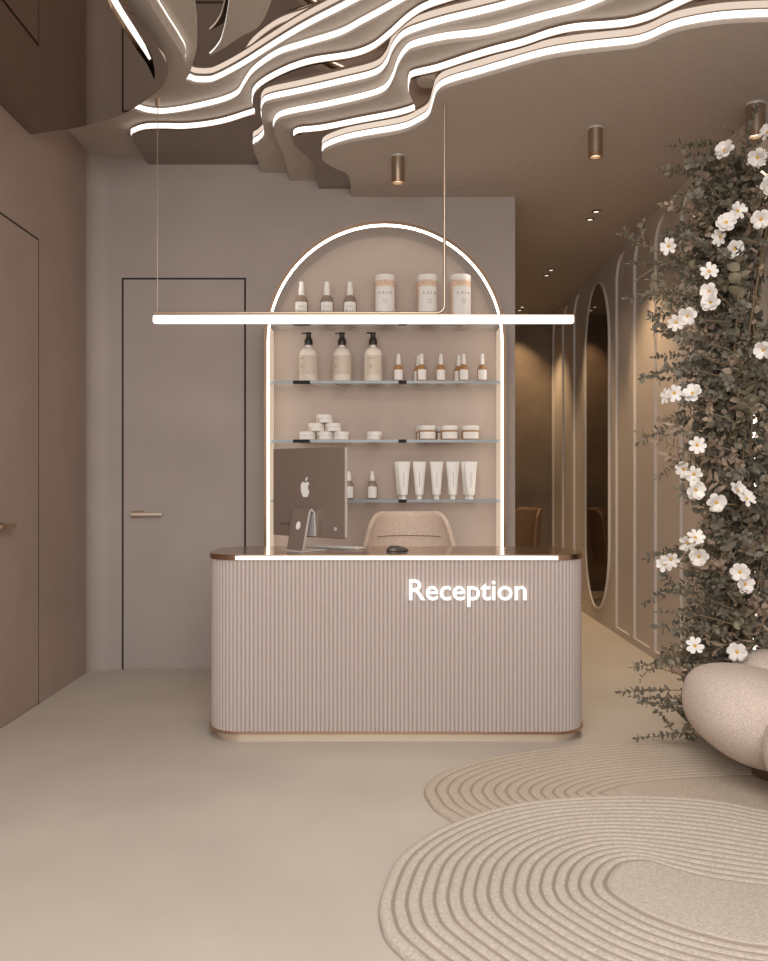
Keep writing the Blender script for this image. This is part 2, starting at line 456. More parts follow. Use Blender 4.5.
bmesh.ops.bevel(bm, geom=[e for e in bm.edges if len(e.link_faces)==2 and e.calc_face_angle(0)>.8], offset=.003, segments=2, affect='EDGES')
ct = build(bm, 'countertop', 'topbronze', desk)
build(nbox(-HW+DR-.02, HW-DR+.02, -hd_-.006, -hd_+.003, 1.012, 1.034, .002), 'light_strip', 'led_desk', ct)
bm = prism(bmesh.new(), roundrect(-HW,HW,-hd_,hd_,DR,20), .050, .062); build(bm, 'bottom_trim', 'copper', desk)
bm = prism(bmesh.new(), roundrect(-HW+.04,HW-.04,-hd_+.035,hd_-.035,DR-.03,20), 0, .050); build(bm, 'plinth', 'champagne', desk)
bm = bmesh.new()
sc = YD-.03
xa = (409-CX)*sc/F; xb = (527-CX)*sc/F; zb = H-(600.3-CY)*sc/F
text_into(bm, 'Reception', .165, 0, 0, 0, extrude=.005, offset=.0018, width=xb-xa)
for v in bm.verts: v.co += Vector(((xa+xb)/2-DX, -hd_-.013, zb))
let = build(bm, 'lettering', 'letter', desk); let['label'] = 'glowing white Reception lettering'

# ---- computer on the desk
zt = 1.040
comp = thing('desktop_computer', 'taupe all-in-one desktop computer seen from behind, on the reception desk', 'computer', (at(309,0,4.80).x, 4.80, zt), math.radians(-40))
W2, Z0, Z1 = .297, .080, .602
bm = nbox(-W2, W2, -.012, .008, Z0, Z1, .006, 2)
scr = build(bm, 'display_housing', 'alu_dark', comp)
build(nbox(-W2+.004, W2-.004, .0085, .012, Z0+.004, Z1-.004), 'screen', 'screen', scr)
build(nbox(W2-.001, W2+.003, -.008, .006, Z0+.006, Z1-.006, .001), 'side_edge', 'alu', scr)
s = .068; lz = .355; lx = -.018
bodyp = [(0,.60),(-.16,.69),(-.34,.67),(-.49,.52),(-.55,.25),(-.51,-.08),(-.40,-.38),(-.24,-.60),(-.11,-.63),(0,-.58),(.12,-.63),(.26,-.60),(.41,-.38),(.50,-.14),(.40,-.04),(.34,.10),(.33,.26),(.38,.40),(.49,.51),(.36,.67),(.18,.70)]
leafp = [(.02,.76),(.03,.90),(.13,1.04),(.27,1.12),(.27,.97),(.17,.82)]
bm = bmesh.new()
for pp in (bodyp, leafp):
    cc = catmull([(x,0,z) for x,z in pp], 5, closed=True)
    polyface(bm, [Vector((lx+p.x*s, -.0135, lz+p.z*s)) for p in cc])
build(bm, 'fruit_logo', 'logo', scr)
bm = bmesh.new()
for k in range(4): box(bm, -.225+.02*k, -.220+.02*k, -.0135, -.011, .145, .160)
build(bm, 'ports', 'black', scr)
bm = nlathe([(0,-.0005),(.011,-.0005),(.011,.003),(0,.003)], seg=20)
bmesh.ops.rotate(bm, verts=bm.verts[:], matrix=Matrix.Rotation(PI/2,3,'X'))
for v in bm.verts: v.co += Vector((.225, -.0125, .135))
build(bm, 'power_button', 'alu', scr)
st = empty('stand'); st.parent = comp
def slab(bm, x0, x1, prof, th):
    # prof: list of (y,z) centreline, thickness th
    n = len(prof); L_ = []; R_ = []
    for i,(y,z) in enumerate(prof):
        a = Vector(prof[max(i-1,0)]); b = Vector(prof[min(i+1,n-1)]); d = (b-a).normalized(); nn = Vector((-d.y,d.x))*th/2
        L_.append((y+nn.x,z+nn.y)); R_.append((y-nn.x,z-nn.y))
    ring = L_+R_[::-1]
    va = [bm.verts.new((x0,y,z)) for y,z in ring]; vb = [bm.verts.new((x1,y,z)) for y,z in ring]
    m = len(ring)
    for i in range(m): bm.faces.new((va[i],va[(i+1)%m],vb[(i+1)%m],vb[i]))
    for i in range(n-1):
        j = m-1-i
        bm.faces.new((va[i],va[i+1],va[j-1],va[j])); bm.faces.new((vb[i],vb[i+1],vb[j-1],vb[j]))
bm = bmesh.new(); slab(bm, -.065, .065, [(-.024,.225),(-.045,.243),(-.062,.225),(-.085,.13),(-.112,.012)], .010)
leg = build(bm, 'stand_plate', 'alu_dark', comp)
bm = bmesh.new(); slab(bm, .0655, .0685, [(-.017,.088),(-.024,.225),(-.045,.243),(-.062,.225),(-.085,.13),(-.112,.012)], .013)
build(bm, 'bright_edge', 'alu', leg)
bm = bmesh.new(); slab(bm, -.065, .065, [(-.022,.22),(-.016,.088)], .007); build(bm, 'rear_plate', 'alu', comp)
build(nbox(-.075,.075,-.14,.07,0,.008,.003), 'stand_foot', 'alu', comp)
bm = nlathe([(0,-.001),(.016,-.001),(.016,.002),(0,.002)], seg=20, sy=1.5)
bmesh.ops.rotate(bm, verts=bm.verts[:], matrix=Matrix.Rotation(PI/2,3,'X'))
bmesh.ops.rotate(bm, verts=bm.verts[:], matrix=Matrix.Rotation(math.radians(-13),3,'X'))
for v in bm.verts: v.co += Vector((0, -.0875, .150))
build(bm, 'cable_hole', 'white', leg)
bpy.data.objects.remove(st)

kb = thing('keyboard', 'slim silver keyboard lying on the desk behind the computer', 'keyboard', (-.285, 4.965, zt), math.radians(-26))
build(nbox(-.17,.17,-.055,.055,0,.009,.003), 'case', 'alu', kb)
bm = bmesh.new()
for r_ in range(5):
    for k in range(14): box(bm, -.160+.0232*k, -.140+.0232*k, -.046+.0186*r_, -.030+.0186*r_, .009, .0115)
build(bm, 'keys', 'white', kb)
ms = thing('computer_mouse', 'small dark grey computer mouse lying on the desktop', 'mouse', (.078, 4.77, zt), math.radians(20))
bm = bmesh.new(); bmesh.ops.create_uvsphere(bm, u_segments=24, v_segments=14, radius=1)
for v in bm.verts:
    x,y,z = v.co; z = max(z, -.12)
    v.co = (x*.068, y*.036*(1+.1*x), max(0,(z+.12)*.028*(1-.25*x)))
build(bm, 'shell', 'mouse', ms, smooth=True)
build(nbox(-.045,-.020,-.002,.002,.027,.0325,.001), 'scroll_wheel', 'black', ms)

# ---- chairs
def barrel_chair(name, label, loc, rz, fab, topz, wtop, wbot, seatz, base='woodbase', group=None):
    t = thing(name, label, 'chair', loc, rz, group)
    # backrest shell, opening towards -y
    bm = bmesh.new(); nu, nv = 36, 14
    def P(u, v, off):
        a = -1.0 + 2*u                         # -1..1 across
        hgt = seatz-.06 + (topz-seatz+.06)*v
        w = wbot/2 + (wtop/2-wbot/2)*v
        ang = a*.80
        x = (w-off)*math.sin(ang)/math.sin(.80)
        y = (.62-off)*math.cos(ang) - .30 + .07*v
        drop = max(0, abs(a)-.70)/.30
        z = hgt - drop**2.2*.09*v**3
        return Vector((x, y, z))
    inner = [[bm.verts.new(P(u/nu, v/nv, .012)) for u in range(nu+1)] for v in range(nv+1)]
    for v in range(nv):
        for u in range(nu): bm.faces.new((inner[v][u],inner[v][u+1],inner[v+1][u+1],inner[v+1][u]))
    bk = build(bm, 'backrest', fab, t, smooth=True)
    me = bk.data
    if sum((p.normal.y for p in me.polygons)) > 0: me.flip_normals()
    md = bk.modifiers.new('pad', 'SOLIDIFY'); md.thickness = .035; md.offset = -1
    md = bk.modifiers.new('soft', 'SUBSURF'); md.levels = md.render_levels = 1
    # seam across the inside of the back
    vv = .74
    pts = [P(.5+.36*(k/12*2-1), vv, .0135) for k in range(13)]
    build(tube(bmesh.new(), pts, .003, 6), 'seam', 'seam', bk)
    bm = bmesh.new()
    n = 32; ws = wbot/2-.07
    prof = [(0,0),(.9,0),(1,.03),(1,.09),(.93,.12),(0,.13)]
    rings = []
    for (r_, z) in prof:
        if r_ == 0: rings.append([bm.verts.new((0,-.03,seatz-.10+z))]); continue
        rings.append([bm.verts.new((ws*r_*abs(math.cos(2*PI*k/n))**.7*math.copysign(1,math.cos(2*PI*k/n)), -.03+.255*r_*abs(math.sin(2*PI*k/n))**.7*math.copysign(1,math.sin(2*PI*k/n)), seatz-.10+z)) for k in range(n)])
    for A, B in zip(rings, rings[1:]):
        for k in range(n):
            k2=(k+1)%n
            if len(A)==1: bm.faces.new((A[0],B[k],B[k2]))
            elif len(B)==1: bm.faces.new((A[k],B[0],A[k2]))
            else: bm.faces.new((A[k],A[k2],B[k2],B[k]))
    build(bm, 'seat', fab, t, smooth=True)
    build(nlathe([(0,.03),(.03,.03),(.028,seatz-.09),(0,seatz-.09)], seg=16), 'pedestal', base, t, smooth=True, angle=40)
    for k in range(4):
        a = PI/4+k*PI/2
        build(tube(bmesh.new(), [(0,0,.06),(.26*math.cos(a),.26*math.sin(a),.014)], .016, 8, r_end=.012), 'leg', base, t, smooth=True)
    return t
barrel_chair('office_chair', 'beige boucle tub chair behind the reception desk', (at(410,0,5.5).x, 5.46, 0), 0, M['beige'], 1.235, .52, .85, .62)
barrel_chair('salon_armchair', 'tan leather armchair at the dim far end of the corridor', (1.50, 9.85, 0), math.radians(-70), M['leather'], 1.12, .60, .62, .52)

# ---- arched shelf niche
YN0 = 6.00; RO = .886; NC = (.008, H + (CY-342)*YN0/F)
niche = thing('arched_shelf_unit', 'tall arched wall display unit outlined by glowing light behind the desk', 'shelf unit', (NC[0], YB, 0))
def archpts(R, n=48):
    z = NC[1]
    return [(R,.03)]+[(R*math.cos(PI*k/n), z+R*math.sin(PI*k/n)) for k in range(n+1)]+[(-R,.03)]
def arch_band(name, m, R0, R1, ya, yb, parent):
    bm = bmesh.new(); A = archpts(R0); B = archpts(R1); n = len(A)
    q = [[bm.verts.new((x,y,z)) for x,z in C] for C, y in ((A,ya),(B,ya),(B,yb),(A,yb))]
    for k in range(4):
        P_, Q_ = q[k], q[(k+1)%4]
        for i in range(n-1): bm.faces.new((P_[i],P_[i+1],Q_[i+1],Q_[i]))
    bm.faces.new([q[k][0] for k in range(4)]); bm.faces.new([q[k][-1] for k in range(4)])
    return build(bm, name, m, parent, smooth=True, angle=40)
yo = YN0-YB
fr = arch_band('frame', 'framebronze', RO, RO-.021, yo, yo+.06, niche)
arch_band('led_strip', 'led_arch', RO-.0215, RO-.0315, yo+.003, yo+.035, fr)
for sx in (-1, 1):
    xa_, xb_ = sorted((sx*(RO-.004), sx*(RO-.031)))
    xi = sx*(RO-.034)
    sp = build(nbox(xa_, xb_, yo+.0605, -.001, 0, H+1.15, .002), 'side_panel', 'wall', niche)
    build(nbox(min(xi, sx*(RO-.0315)), max(xi, sx*(RO-.0315)), yo+.0605, -.006, .03, H+1.14), 'glow_lining', 'jamb', sp)
bm = bmesh.new(); A = archpts(RO-.034)
polyface(bm, [Vector((x,-.004,z)) for x,z in A]); build(bm, 'back_panel', 'niche', niche)

shelf_z = [1.156, .723, .290, -.1505]
SH = []
labs = ['topmost glass shelf of the arched unit holding salt jars','second glass shelf from the top of the arched unit, under pump bottles','third glass shelf of the arched unit, under small white jars','lowest glass shelf of the arched unit, under white tubes']
for k, zr in enumerate(shelf_z):
    z = H+zr
    hw = (RO-.0365) if z <= NC[1] else math.sqrt((RO-.0365)**2-(z+.012-NC[1])**2)
    t = thing('glass_shelf', labs[k], 'shelf', (NC[0], 6.155, z-.010), 0, 'glass shelves in the arched unit')
    build(nbox(-hw, hw, -.130, .128, 0, .020), 'glass_pane', 'glass', t)
    build(nbox(-hw, hw, -.134, -.1305, 0, .020), 'front_edge', 'glassedge', t)
    for a, b in ((293,310),(398.5,406.5),(498,502)):
        x0 = (a-CX)*6.02/F-NC[0]; x1 = (b-CX)*6.02/F-NC[0]
        if x1 < hw: build(nbox(x0, x1, -.137, -.10, -.002, .021), 'dark_block', 'black', t)  # short dark blocks across the front edge
    SH.append(z+.0105)

# ---- products
YP = 6.10
def px_x(x, Y=YP): return (x-CX)*Y/F
GRP = {}
def family(make, spots, group, z, Y=YP):
    first = None
    for sp in spots:
        x, lab = sp[0], sp[1]; dy = sp[2] if len(sp) > 2 else 0; dz = sp[3] if len(sp) > 3 else 0; rz = sp[4] if len(sp) > 4 else 0
        if first is None: o = first = make()
        else: o = copy_tree(first)
        o.location = (px_x(x, Y+dy), Y+dy, z+dz); o.rotation_euler = (0,0,rz)
        tag(o, lab, first['category'], group)
def curved_label(r, a, z0, z1, mi=0, n=12, bm=None, a0=-PI/2):
    bm = bm or bmesh.new(); prev = None
    for k in range(n+1):
        t = a0 - a + 2*a*k/n
        p = (bm.verts.new((r*math.cos(t), r*math.sin(t), z0)), bm.verts.new((r*math.cos(t), r*math.sin(t), z1)))
        if prev: f = bm.faces.new((prev[0], p[0], p[1], prev[1])); f.material_index = mi
        prev = p
    return bm
def wrap(bm, r):
    for v in bm.verts:
        a = v.co.x/r - PI/2; rr = r - v.co.y
        v.co = Vector((rr*math.cos(a), rr*math.sin(a), v.co.z))
def label_part(parent, r, a, z0, z1, lines, m='label', ink='ink'):
    lb = build(curved_label(r+.0012, a, z0, z1), 'label', m, parent, smooth=True)
    for ln in lines:
        bm = bmesh.new()
        if isinstance(ln[0], str): text_into(bm, ln[0], ln[2], 0, 0, ln[1], spacing=ln[3] if len(ln)>3 else 1.0)
        else: box(bm, ln[0], ln[1], -.0006, 0, ln[2], ln[3])
        wrap(bm, r+.0018); build(bm, 'printed_line', ink, lb)
    return lb
def cat_obj(name, cat):
    o = empty(name); o['category'] = cat; return o
def mist_bottle(r=.049, bh=.185, ht=.311, glass='smoke', cap=.042, txt=True, name='spray_bottle'):
    o = cat_obj(name, 'bottle'); nz = bh+.035
    build(nlathe([(0,0),(r*.92,0),(r,.006),(r,bh-.02),(r*.9,bh),(r*.6,bh+.018),(r*.36,bh+.026),(r*.36,nz),(0,nz)]), 'glass_body', glass, o, smooth=True, angle=50)
    z = nz
    build(nlathe([(0,z-.012),(r*.46,z-.012),(r*.46,z+(ht-z)*.45),(r*.40,z+(ht-z)*.5),(r*.36,ht-.008),(r*.30,ht),(0,ht)]), 'cap', 'white', o, smooth=True, angle=50)
    lines = [('SEA', bh*.60, .020, 1.5), ('MIST', bh*.45, .020, 1.5), (-.02,.02,bh*.25,bh*.262), (-.015,.015,bh*.2,bh*.212)] if txt else [(-.015,.015,bh*.5,bh*.53)]
    label_part(o, r, 1.05, .012, bh*.83, lines)
    return o
def salt_jar():
    o = cat_obj('salt_jar', 'jar'); r = .076
    build(nlathe([(0,0),(r*.96,0),(r,.008),(r,.305),(r*.94,.314),(0,.314)]), 'salt_filled_glass', 'salt', o, smooth=True, angle=50)
    build(nlathe([(0,.311),(r*1.0,.311),(r*1.02,.315),(r*1.02,.349),(r*.97,.354),(0,.354)]), 'lid', 'white', o, smooth=True, angle=50)
    lb = label_part(o, r, 1.12, .02, .265, [('CALM', .205, .028, 1.8), (-.035,.035,.09,.0925), (-.028,.028,.075,.0775), (-.032,.032,.06,.0625)])
    bm = bmesh.new()
    hp = [(0,.135),(-.016,.156),(-.015,.165),(-.008,.169),(0,.162),(.008,.169),(.015,.165),(.016,.156)]
    tube(bm, [(x,0,z) for x,z in hp]+[(0,0,.135)], .0012, 5); wrap(bm, r+.002); build(bm, 'heart_print', 'ink', lb)
    return o
def pump_bottle():
    o = cat_obj('pump_bottle', 'bottle'); r = .070
    build(nlathe([(0,0),(r*.9,0),(r,.012),(r,.195),(r*.95,.218),(r*.72,.243),(r*.4,.253),(r*.33,.256),(r*.33,.275),(0,.275)]), 'lotion_body', 'cream', o, smooth=True, angle=50)
    pm = build(nlathe([(0,.272),(.031,.272),(.032,.305),(.026,.318),(.020,.330),(.018,.352),(.022,.356),(.022,.367),(0,.368)], seg=20), 'pump_head', 'pump', o, smooth=True, angle=50)
    build(nbox(-.052,0,-.008,.008,.355,.366,.003), 'spout', 'pump', pm)
    label_part(o, r, 1.15, .045, .19, [(-.06,-.03,.165,.169),(-.02,.045,.165,.167),(-.06,-.035,.115,.118),(-.06,-.04,.10,.103),(-.02,.04,.118,.12),(-.02,.04,.103,.105),(0,.05,.066,.070)], 'creamlabel', 'darkink')
    return o
def oil_bottle():
    return mist_bottle(.036, .105, .208, 'amber', txt=False, name='oil_bottle')
def cream_jar():
    o = cat_obj('cream_jar', 'jar'); r = .062
    build(nlathe([(0,0),(r*.95,0),(r,.004),(r,.034),(0,.034)]), 'glass_pot', 'creamlabel', o, smooth=True, angle=50)
    build(nlathe([(0,.033),(r*.96,.033),(r*.97,.037),(r*.97,.059),(r*.92,.062),(0,.062)]), 'lid', 'white', o, smooth=True, angle=50)
    label_part(o, r, 1.0, .003, .031, [(-.03,.03,.016,.0185)])
    return o
def balm_jar():
    o = cat_obj('balm_jar', 'jar'); r = .066
    build(nlathe([(0,0),(r*.95,0),(r,.006),(r,.064),(r*.9,.072),(0,.072)]), 'glass_pot', 'amber', o, smooth=True, angle=50)
    build(nlathe([(0,.07),(r*.97,.07),(r*1.0,.074),(r*1.0,.100),(r*.95,.105),(0,.105)]), 'lid', 'white', o, smooth=True, angle=50)
    label_part(o, r, 1.0, .008, .058, [(-.03,.03,.031,.035)])
    return o
def tube_pack():
    o = cat_obj('cosmetic_tube', 'tube'); bm = bmesh.new(); n = 24; rings = []
    for k in range(11):
        t = k/10; z = .035+.245*t
        rx = .031+(.049-.031)*t; ry = .031*(1-t)+.0035*t
        rings.append([bm.verts.new((rx*math.cos(2*PI*i/n), ry*math.sin(2*PI*i/n), z)) for i in range(n)])
    for A,B in zip(rings, rings[1:]):
        for i in range(n): bm.faces.new((A[i],A[(i+1)%n],B[(i+1)%n],B[i]))
    bm.faces.new(rings[0]); bm.faces.new(rings[-1])
    b = build(bm, 'tube_body', 'white', o, smooth=True, angle=50)
    build(nlathe([(0,0),(.021,0),(.021,.010),(.017,.016),(.020,.030),(.028,.037),(0,.037)], seg=20), 'cap', 'white', o, smooth=True, angle=50)
    bm = bmesh.new()
    box(bm, 0, .003, -.0268, -.026, .09, .20)
    for v in bm.verts: v.co.y = -(.031*(1-(v.co.z-.035)/.245)+.0035*(v.co.z-.035)/.245)-.0008-(.001 if v.co.y<-.0264 else 0)
    build(bm, 'print', 'ink', b)
    return o
family(mist_bottle, [(301.5,'leftmost of three white-capped spray bottles on the top shelf'),(327,'middle of three white-capped spray bottles on the top shelf'),(350,'right one of three white-capped spray bottles on the top shelf')], 'spray bottles on the top shelf', SH[0])
family(salt_jar, [(385,'leftmost of three white-lidded salt jars on the top shelf'),(427,'middle of three white-lidded salt jars on the top shelf',0,0,.22),(460.5,'rightmost of three white-lidded salt jars on the top shelf',0,0,.25)], 'salt jars on the top shelf', SH[0])
family(pump_bottle, [(308.5,'leftmost of three cream pump bottles with black pumps'),(342,'middle of three cream pump bottles with black pumps'),(373,'right one of three cream pump bottles, next to small amber bottles',0,0,.45)], 'pump bottles on the second shelf', SH[1])
family(oil_bottle, [(398.5,'leftmost small amber bottle, beside the pump bottles'),(421.5,'front one of the left overlapping pair of small amber bottles',-.01,0,.2),(418.3,'rear one of the left overlapping pair of small amber bottles',.075),(440.8,'single small amber bottle between the two overlapping pairs',0),(463.5,'front one of the right overlapping pair of small amber bottles',-.01,0,.1),(458.6,'rear one of the right overlapping pair of small amber bottles',.075),(482,'rightmost small amber bottle on the second shelf')], 'small amber bottles on the second shelf', SH[1])
rows = [(307.5,'bottom left jar of the small white jar pyramid',0,0,.15),(324.8,'bottom middle jar of the small white jar pyramid',0,0,.4),(341.5,'bottom right jar of the small white jar pyramid',0,0,0),(316,'middle row left jar of the small white jar pyramid',0,.0625,.5),(333,'middle row right jar of the small white jar pyramid',0,.0625,.35),(324.5,'topmost jar of the small white jar pyramid',0,.125,.45),(374.5,'small white jar standing alone right of the jar pyramid',0,0,-.4)]
family(cream_jar, rows, 'small white jars on the third shelf', SH[2])
family(balm_jar, [(427.5,'leftmost amber jar with white lid on the third shelf',-.012),(424.8,'amber jar half hidden behind the leftmost amber jar',.118) ,(449.5,'middle amber jar with white lid on the third shelf',-.012),(444.5,'amber jar half hidden behind the middle amber jar',.118),(470.3,'rightmost amber jar with white lid on the third shelf',-.01)], 'amber jars on the third shelf', SH[2], Y=6.10)
family(lambda: mist_bottle(.037,.115,.208,'smoke',txt=False,name='spray_bottle'), [(349,'small spray bottle partly hidden behind the computer'),(372.3,'small clear spray bottle alone between computer and white tubes')], 'small spray bottles on the lowest shelf', SH[3])
family(tube_pack, [(403.5,'front one of the leftmost pair of white tubes',-.02),(401,'rear one of the leftmost pair of white tubes',.05),(419.3,'single white tube right of the leftmost pair'),(436.6,'middle white tube of the row on the lowest shelf'),(452.8,'white tube just left of the rightmost pair'),(470.5,'front one of the rightmost pair of white tubes',-.02),(467.5,'rear one of the rightmost pair of white tubes',.05)], 'white tubes on the lowest shelf', SH[3])

# ---- pendant light bar
YL = 4.70; sc = F/YL
xa, xb = (154-CX)/sc, (573-CX)/sc; zc = H+(CY-319.6)/sc; hh = 3.7/sc
pl = thing('pendant_light_bar', 'long slim glowing white linear pendant light hanging above the desk', 'pendant light', (0, YL, 0))
build(nbox(xa, xb, -.02, .02, zc-hh, zc+hh, .005), 'diffuser', 'led_bar', pl)
build(nbox(xa-.001, xb, -.022, .022, zc+hh, zc+hh+.005, .001), 'top_rail', 'bronze', pl)
zr = zc+hh+.016; xr_ = (444.5-CX)/sc; rb = .045
pts = [(xa+.002,0,zr),(xr_-rb,0,zr)]+[(xr_-rb+rb*math.sin(a),0,zr+rb-rb*math.cos(a)) for a in [PI/2*k/8 for k in range(1,9)]]+[(xr_,0,CH-.001)]
build(tube(bmesh.new(), pts, .0095, 10), 'bent_rod', 'rod', pl, smooth=True, angle=60)
xw = (157.5-CX)/sc; zm = H+2.19
build(tube(bmesh.new(), [(xw,0,zr),(xw,0,zm-.04)], .0022, 6), 'wire', 'rod', pl)
build(nlathe([(0,zm-.045),(.011,zm-.045),(.011,zm-.001),(0,zm-.001)], seg=14, cx=xw), 'wire_mount', 'copper', pl, smooth=True, angle=40)
for x in (xa, xb):
    s_ = -1 if x == xa else 1
    build(nbox(min(x,x+s_*.004), max(x,x+s_*.004), -.016, .016, zc-hh+.004, zc+hh-.004, .001), 'end_cap', 'champagne', pl)

# ---- cylinder spotlights
first = None
for (px_, py, r_, ln, lab) in ((398,156,.045,.18,'bronze cylinder ceiling spotlight above the arched shelf unit'),(595.4,128,.045,.18,'bronze cylinder ceiling spotlight in the middle of the right ceiling'),(756,104,.052,.19,'bronze cylinder ceiling spotlight above the flower arrangement')):
    p = plane(px_, py, 2.175)
    if px_ > 700: p.x = min(p.x, XR-.075)
    t = thing('ceiling_spotlight', lab, 'spotlight', (p.x, p.y, CH-ln), 0, 'cylinder ceiling spotlights')
    build(nlathe([(0,.02),(r_,.02),(r_,ln-.012),(0,ln-.012)]), 'cylinder_body', 'lampbody', t, smooth=True, angle=40)
    build(nlathe([(0,ln-.012),(r_*1.06,ln-.012),(r_*1.06,ln-.0005),(0,ln-.0005)]), 'mounting_ring', 'alu', t, smooth=True, angle=40)
    build(nlathe([(r_*.7,.0),(r_,.0),(r_,.02),(r_*.7,.02),(r_*.7,0)]), 'bottom_ring', 'copper', t, smooth=True, angle=40)
    build(nlathe([(0,.016),(r_*.68,.016),(r_*.68,.019),(0,.019)]), 'lens', 'lens', t)
# ---- recessed twin spots in the corridor
dl = [(1.713,6.62,'near'),(1.713,6.82,'near'),(1.722,8.46,'middle'),(1.722,8.68,'middle'),(1.73,10.26,'far'),(1.73,10.46,'far')]
for i, (x, y, w) in enumerate(dl):
    t = thing('recessed_downlight', '%s small recessed downlight of the %s pair in the corridor ceiling' % ('nearer' if i%2==0 else 'farther', w), 'downlight', (x, y, CH), 0, 'recessed corridor downlights')
    build(nlathe([(.026,-.0005),(.034,-.0005),(.036,-.006),(.024,-.008),(.024,-.0005)], seg=20), 'rim', 'black', t, smooth=True)
    build(nlathe([(0,-.006),(.023,-.006),(.023,-.002),(0,-.002)], seg=20), 'lens', 'lens', t)

# ---- rugs
def resample(ctrl, n):
    cc = catmull(ctrl, 40, closed=True); L=[0]
    return cc
def inside(p, poly):
    c = False; j = len(poly)-1
    for i in range(len(poly)):
        a, b = poly[i], poly[j]
        if (a.y > p.y) != (b.y > p.y) and p.x < (b.x-a.x)*(p.y-a.y)/(b.y-a.y)+a.x: c = not c
        j = i
    return c
def rug(name, label, outer, inner, nr, zbase, thick, ridge, m, over=None):
    A = catmull(outer, 16, closed=True); B = catmull(inner, 16, closed=True); n = len(A); cb = sum(B, Vector())/n
    bm = bmesh.new(); per = 8; rings = []
    def V(p, z):
        if over and inside(p, over): z = min(z, .003)
        return bm.verts.new((p.x, p.y, z))
    rings.append([V(p, zbase) for p in A])
    for k in range(nr*per+1):
        s = k/(nr*per); ph = (k % per)/per
        h = thick - ridge + ridge*max(0, 1-(2*ph-1)**2)**.4
        if k == 0: h = thick*.45
        rings.append([V(a.lerp(b, s), zbase+h) for a, b in zip(A, B)])
    rings.append([V(b.lerp(cb, .03), zbase+thick-.002) for b in B]); rings.append([V(b.lerp(cb, .10), zbase+thick-.001) for b in B])
    for j_, (P_, Q_) in enumerate(zip(rings, rings[1:])):
        for i in range(n):
            f = bm.faces.new((P_[i],P_[(i+1)%n],Q_[(i+1)%n],Q_[i]))
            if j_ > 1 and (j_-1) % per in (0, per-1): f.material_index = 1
    R = rings[-1]
    es = [bm.edges.get((R[i],R[(i+1)%n])) for i in range(n)]
    bmesh.ops.triangle_fill(bm, edges=es, use_beauty=True)
    o = build(bm, name, [m,'groove_shade'], None, smooth=True); tag(o, label, 'rug')
    return o, A
V2 = lambda x, y: Vector((x, y, 0))
g = lambda x, y: Vector((ground(x,y).x, ground(x,y).y, 0))
o1 = [g(380,925),g(384,892),g(403,859),g(445,832),g(500,813),g(560,804),g(640,801),g(710,805),g(768,816),V2(2.05,3.3),V2(2.14,2.7),V2(2.0,2.1),V2(1.5,1.8),V2(.9,1.8),V2(.4,2.05),g(404,961)]
i1 = [g(605,893),g(606,885),g(611,877),g(620,870),g(634,867),g(650,868),g(675,876),g(710,885),g(768,893),V2(1.68,2.82),V2(1.78,2.62),V2(1.58,2.45),g(768,957),g(700,943),g(650,925),g(615,905)]
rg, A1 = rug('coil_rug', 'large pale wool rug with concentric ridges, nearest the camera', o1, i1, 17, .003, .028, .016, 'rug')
o2 = [g(427,801),g(425,791),g(437,779),g(470,766),g(520,755.5),g(600,746),g(660,742.5),g(720,742),g(768,745),V2(2.12,4.3),V2(2.15,3.9),V2(2.0,3.4),V2(1.4,3.3),V2(.8,3.35),V2(.42,3.35),g(441,816)]
i2 = [g(600,797),g(601,796),g(605,794.5),g(612,792),g(625,788.5),g(645,785.5),g(675,782.5),g(710,780.5),g(750,779),V2(1.85,3.93),V2(1.9,3.7),V2(1.75,3.5),V2(1.4,3.45),V2(1.1,3.5),g(640,808),g(605,799)]
cen = V2(1.1,2.7); A1s = [cen + (p-cen)*.985 for p in A1]
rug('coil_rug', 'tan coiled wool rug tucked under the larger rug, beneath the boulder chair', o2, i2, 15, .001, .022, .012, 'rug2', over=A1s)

# ---- boulder lounge chair
t = thing('boulder_lounge_chair', 'beige boulder-shaped boucle lounge seat in front of the flower arrangement', 'lounge chair', (1.80, 3.95, .024))
def lobe(name, c, rad, tilt=0, seed=0, e=.86, egg=0):
    bm = bmesh.new(); bmesh.ops.create_uvsphere(bm, u_segments=56, v_segments=36, radius=1)
    R = Matrix.Rotation(tilt, 3, 'Y')
    for v in bm.verts:
        p = v.co.copy()
        p = Vector([math.copysign(abs(q)**e, q) for q in p])
        k = 1 + .03*noise.noise(p*1.3 + Vector((seed,0,0)))
        p = Vector((p.x*rad[0]*(1+egg*p.z), p.y*rad[1]*(1+egg*p.z), p.z*rad[2]))*k
        v.co = R @ p + Vector(c)
    return build(bm, name, 'boulder', t, smooth=True)
s0 = lobe('seat', (.01,0,.285), (.355,.38,.225), math.radians(16), 1, .9, .08)
lobe('armrest', (.10,-.50,.255), (.275,.26,.225), 0, 2, .9, .05)
lobe('backrest', (.20,.36,.30), (.19,.20,.235), 0, 3, .92, 0)
bm = nlathe([(0,0),(.11,0),(.115,.05),(.12,.09),(0,.09)]); build(bm, 'base', 'woodbase', t, smooth=True, angle=40, loc=(.10,.02,0))

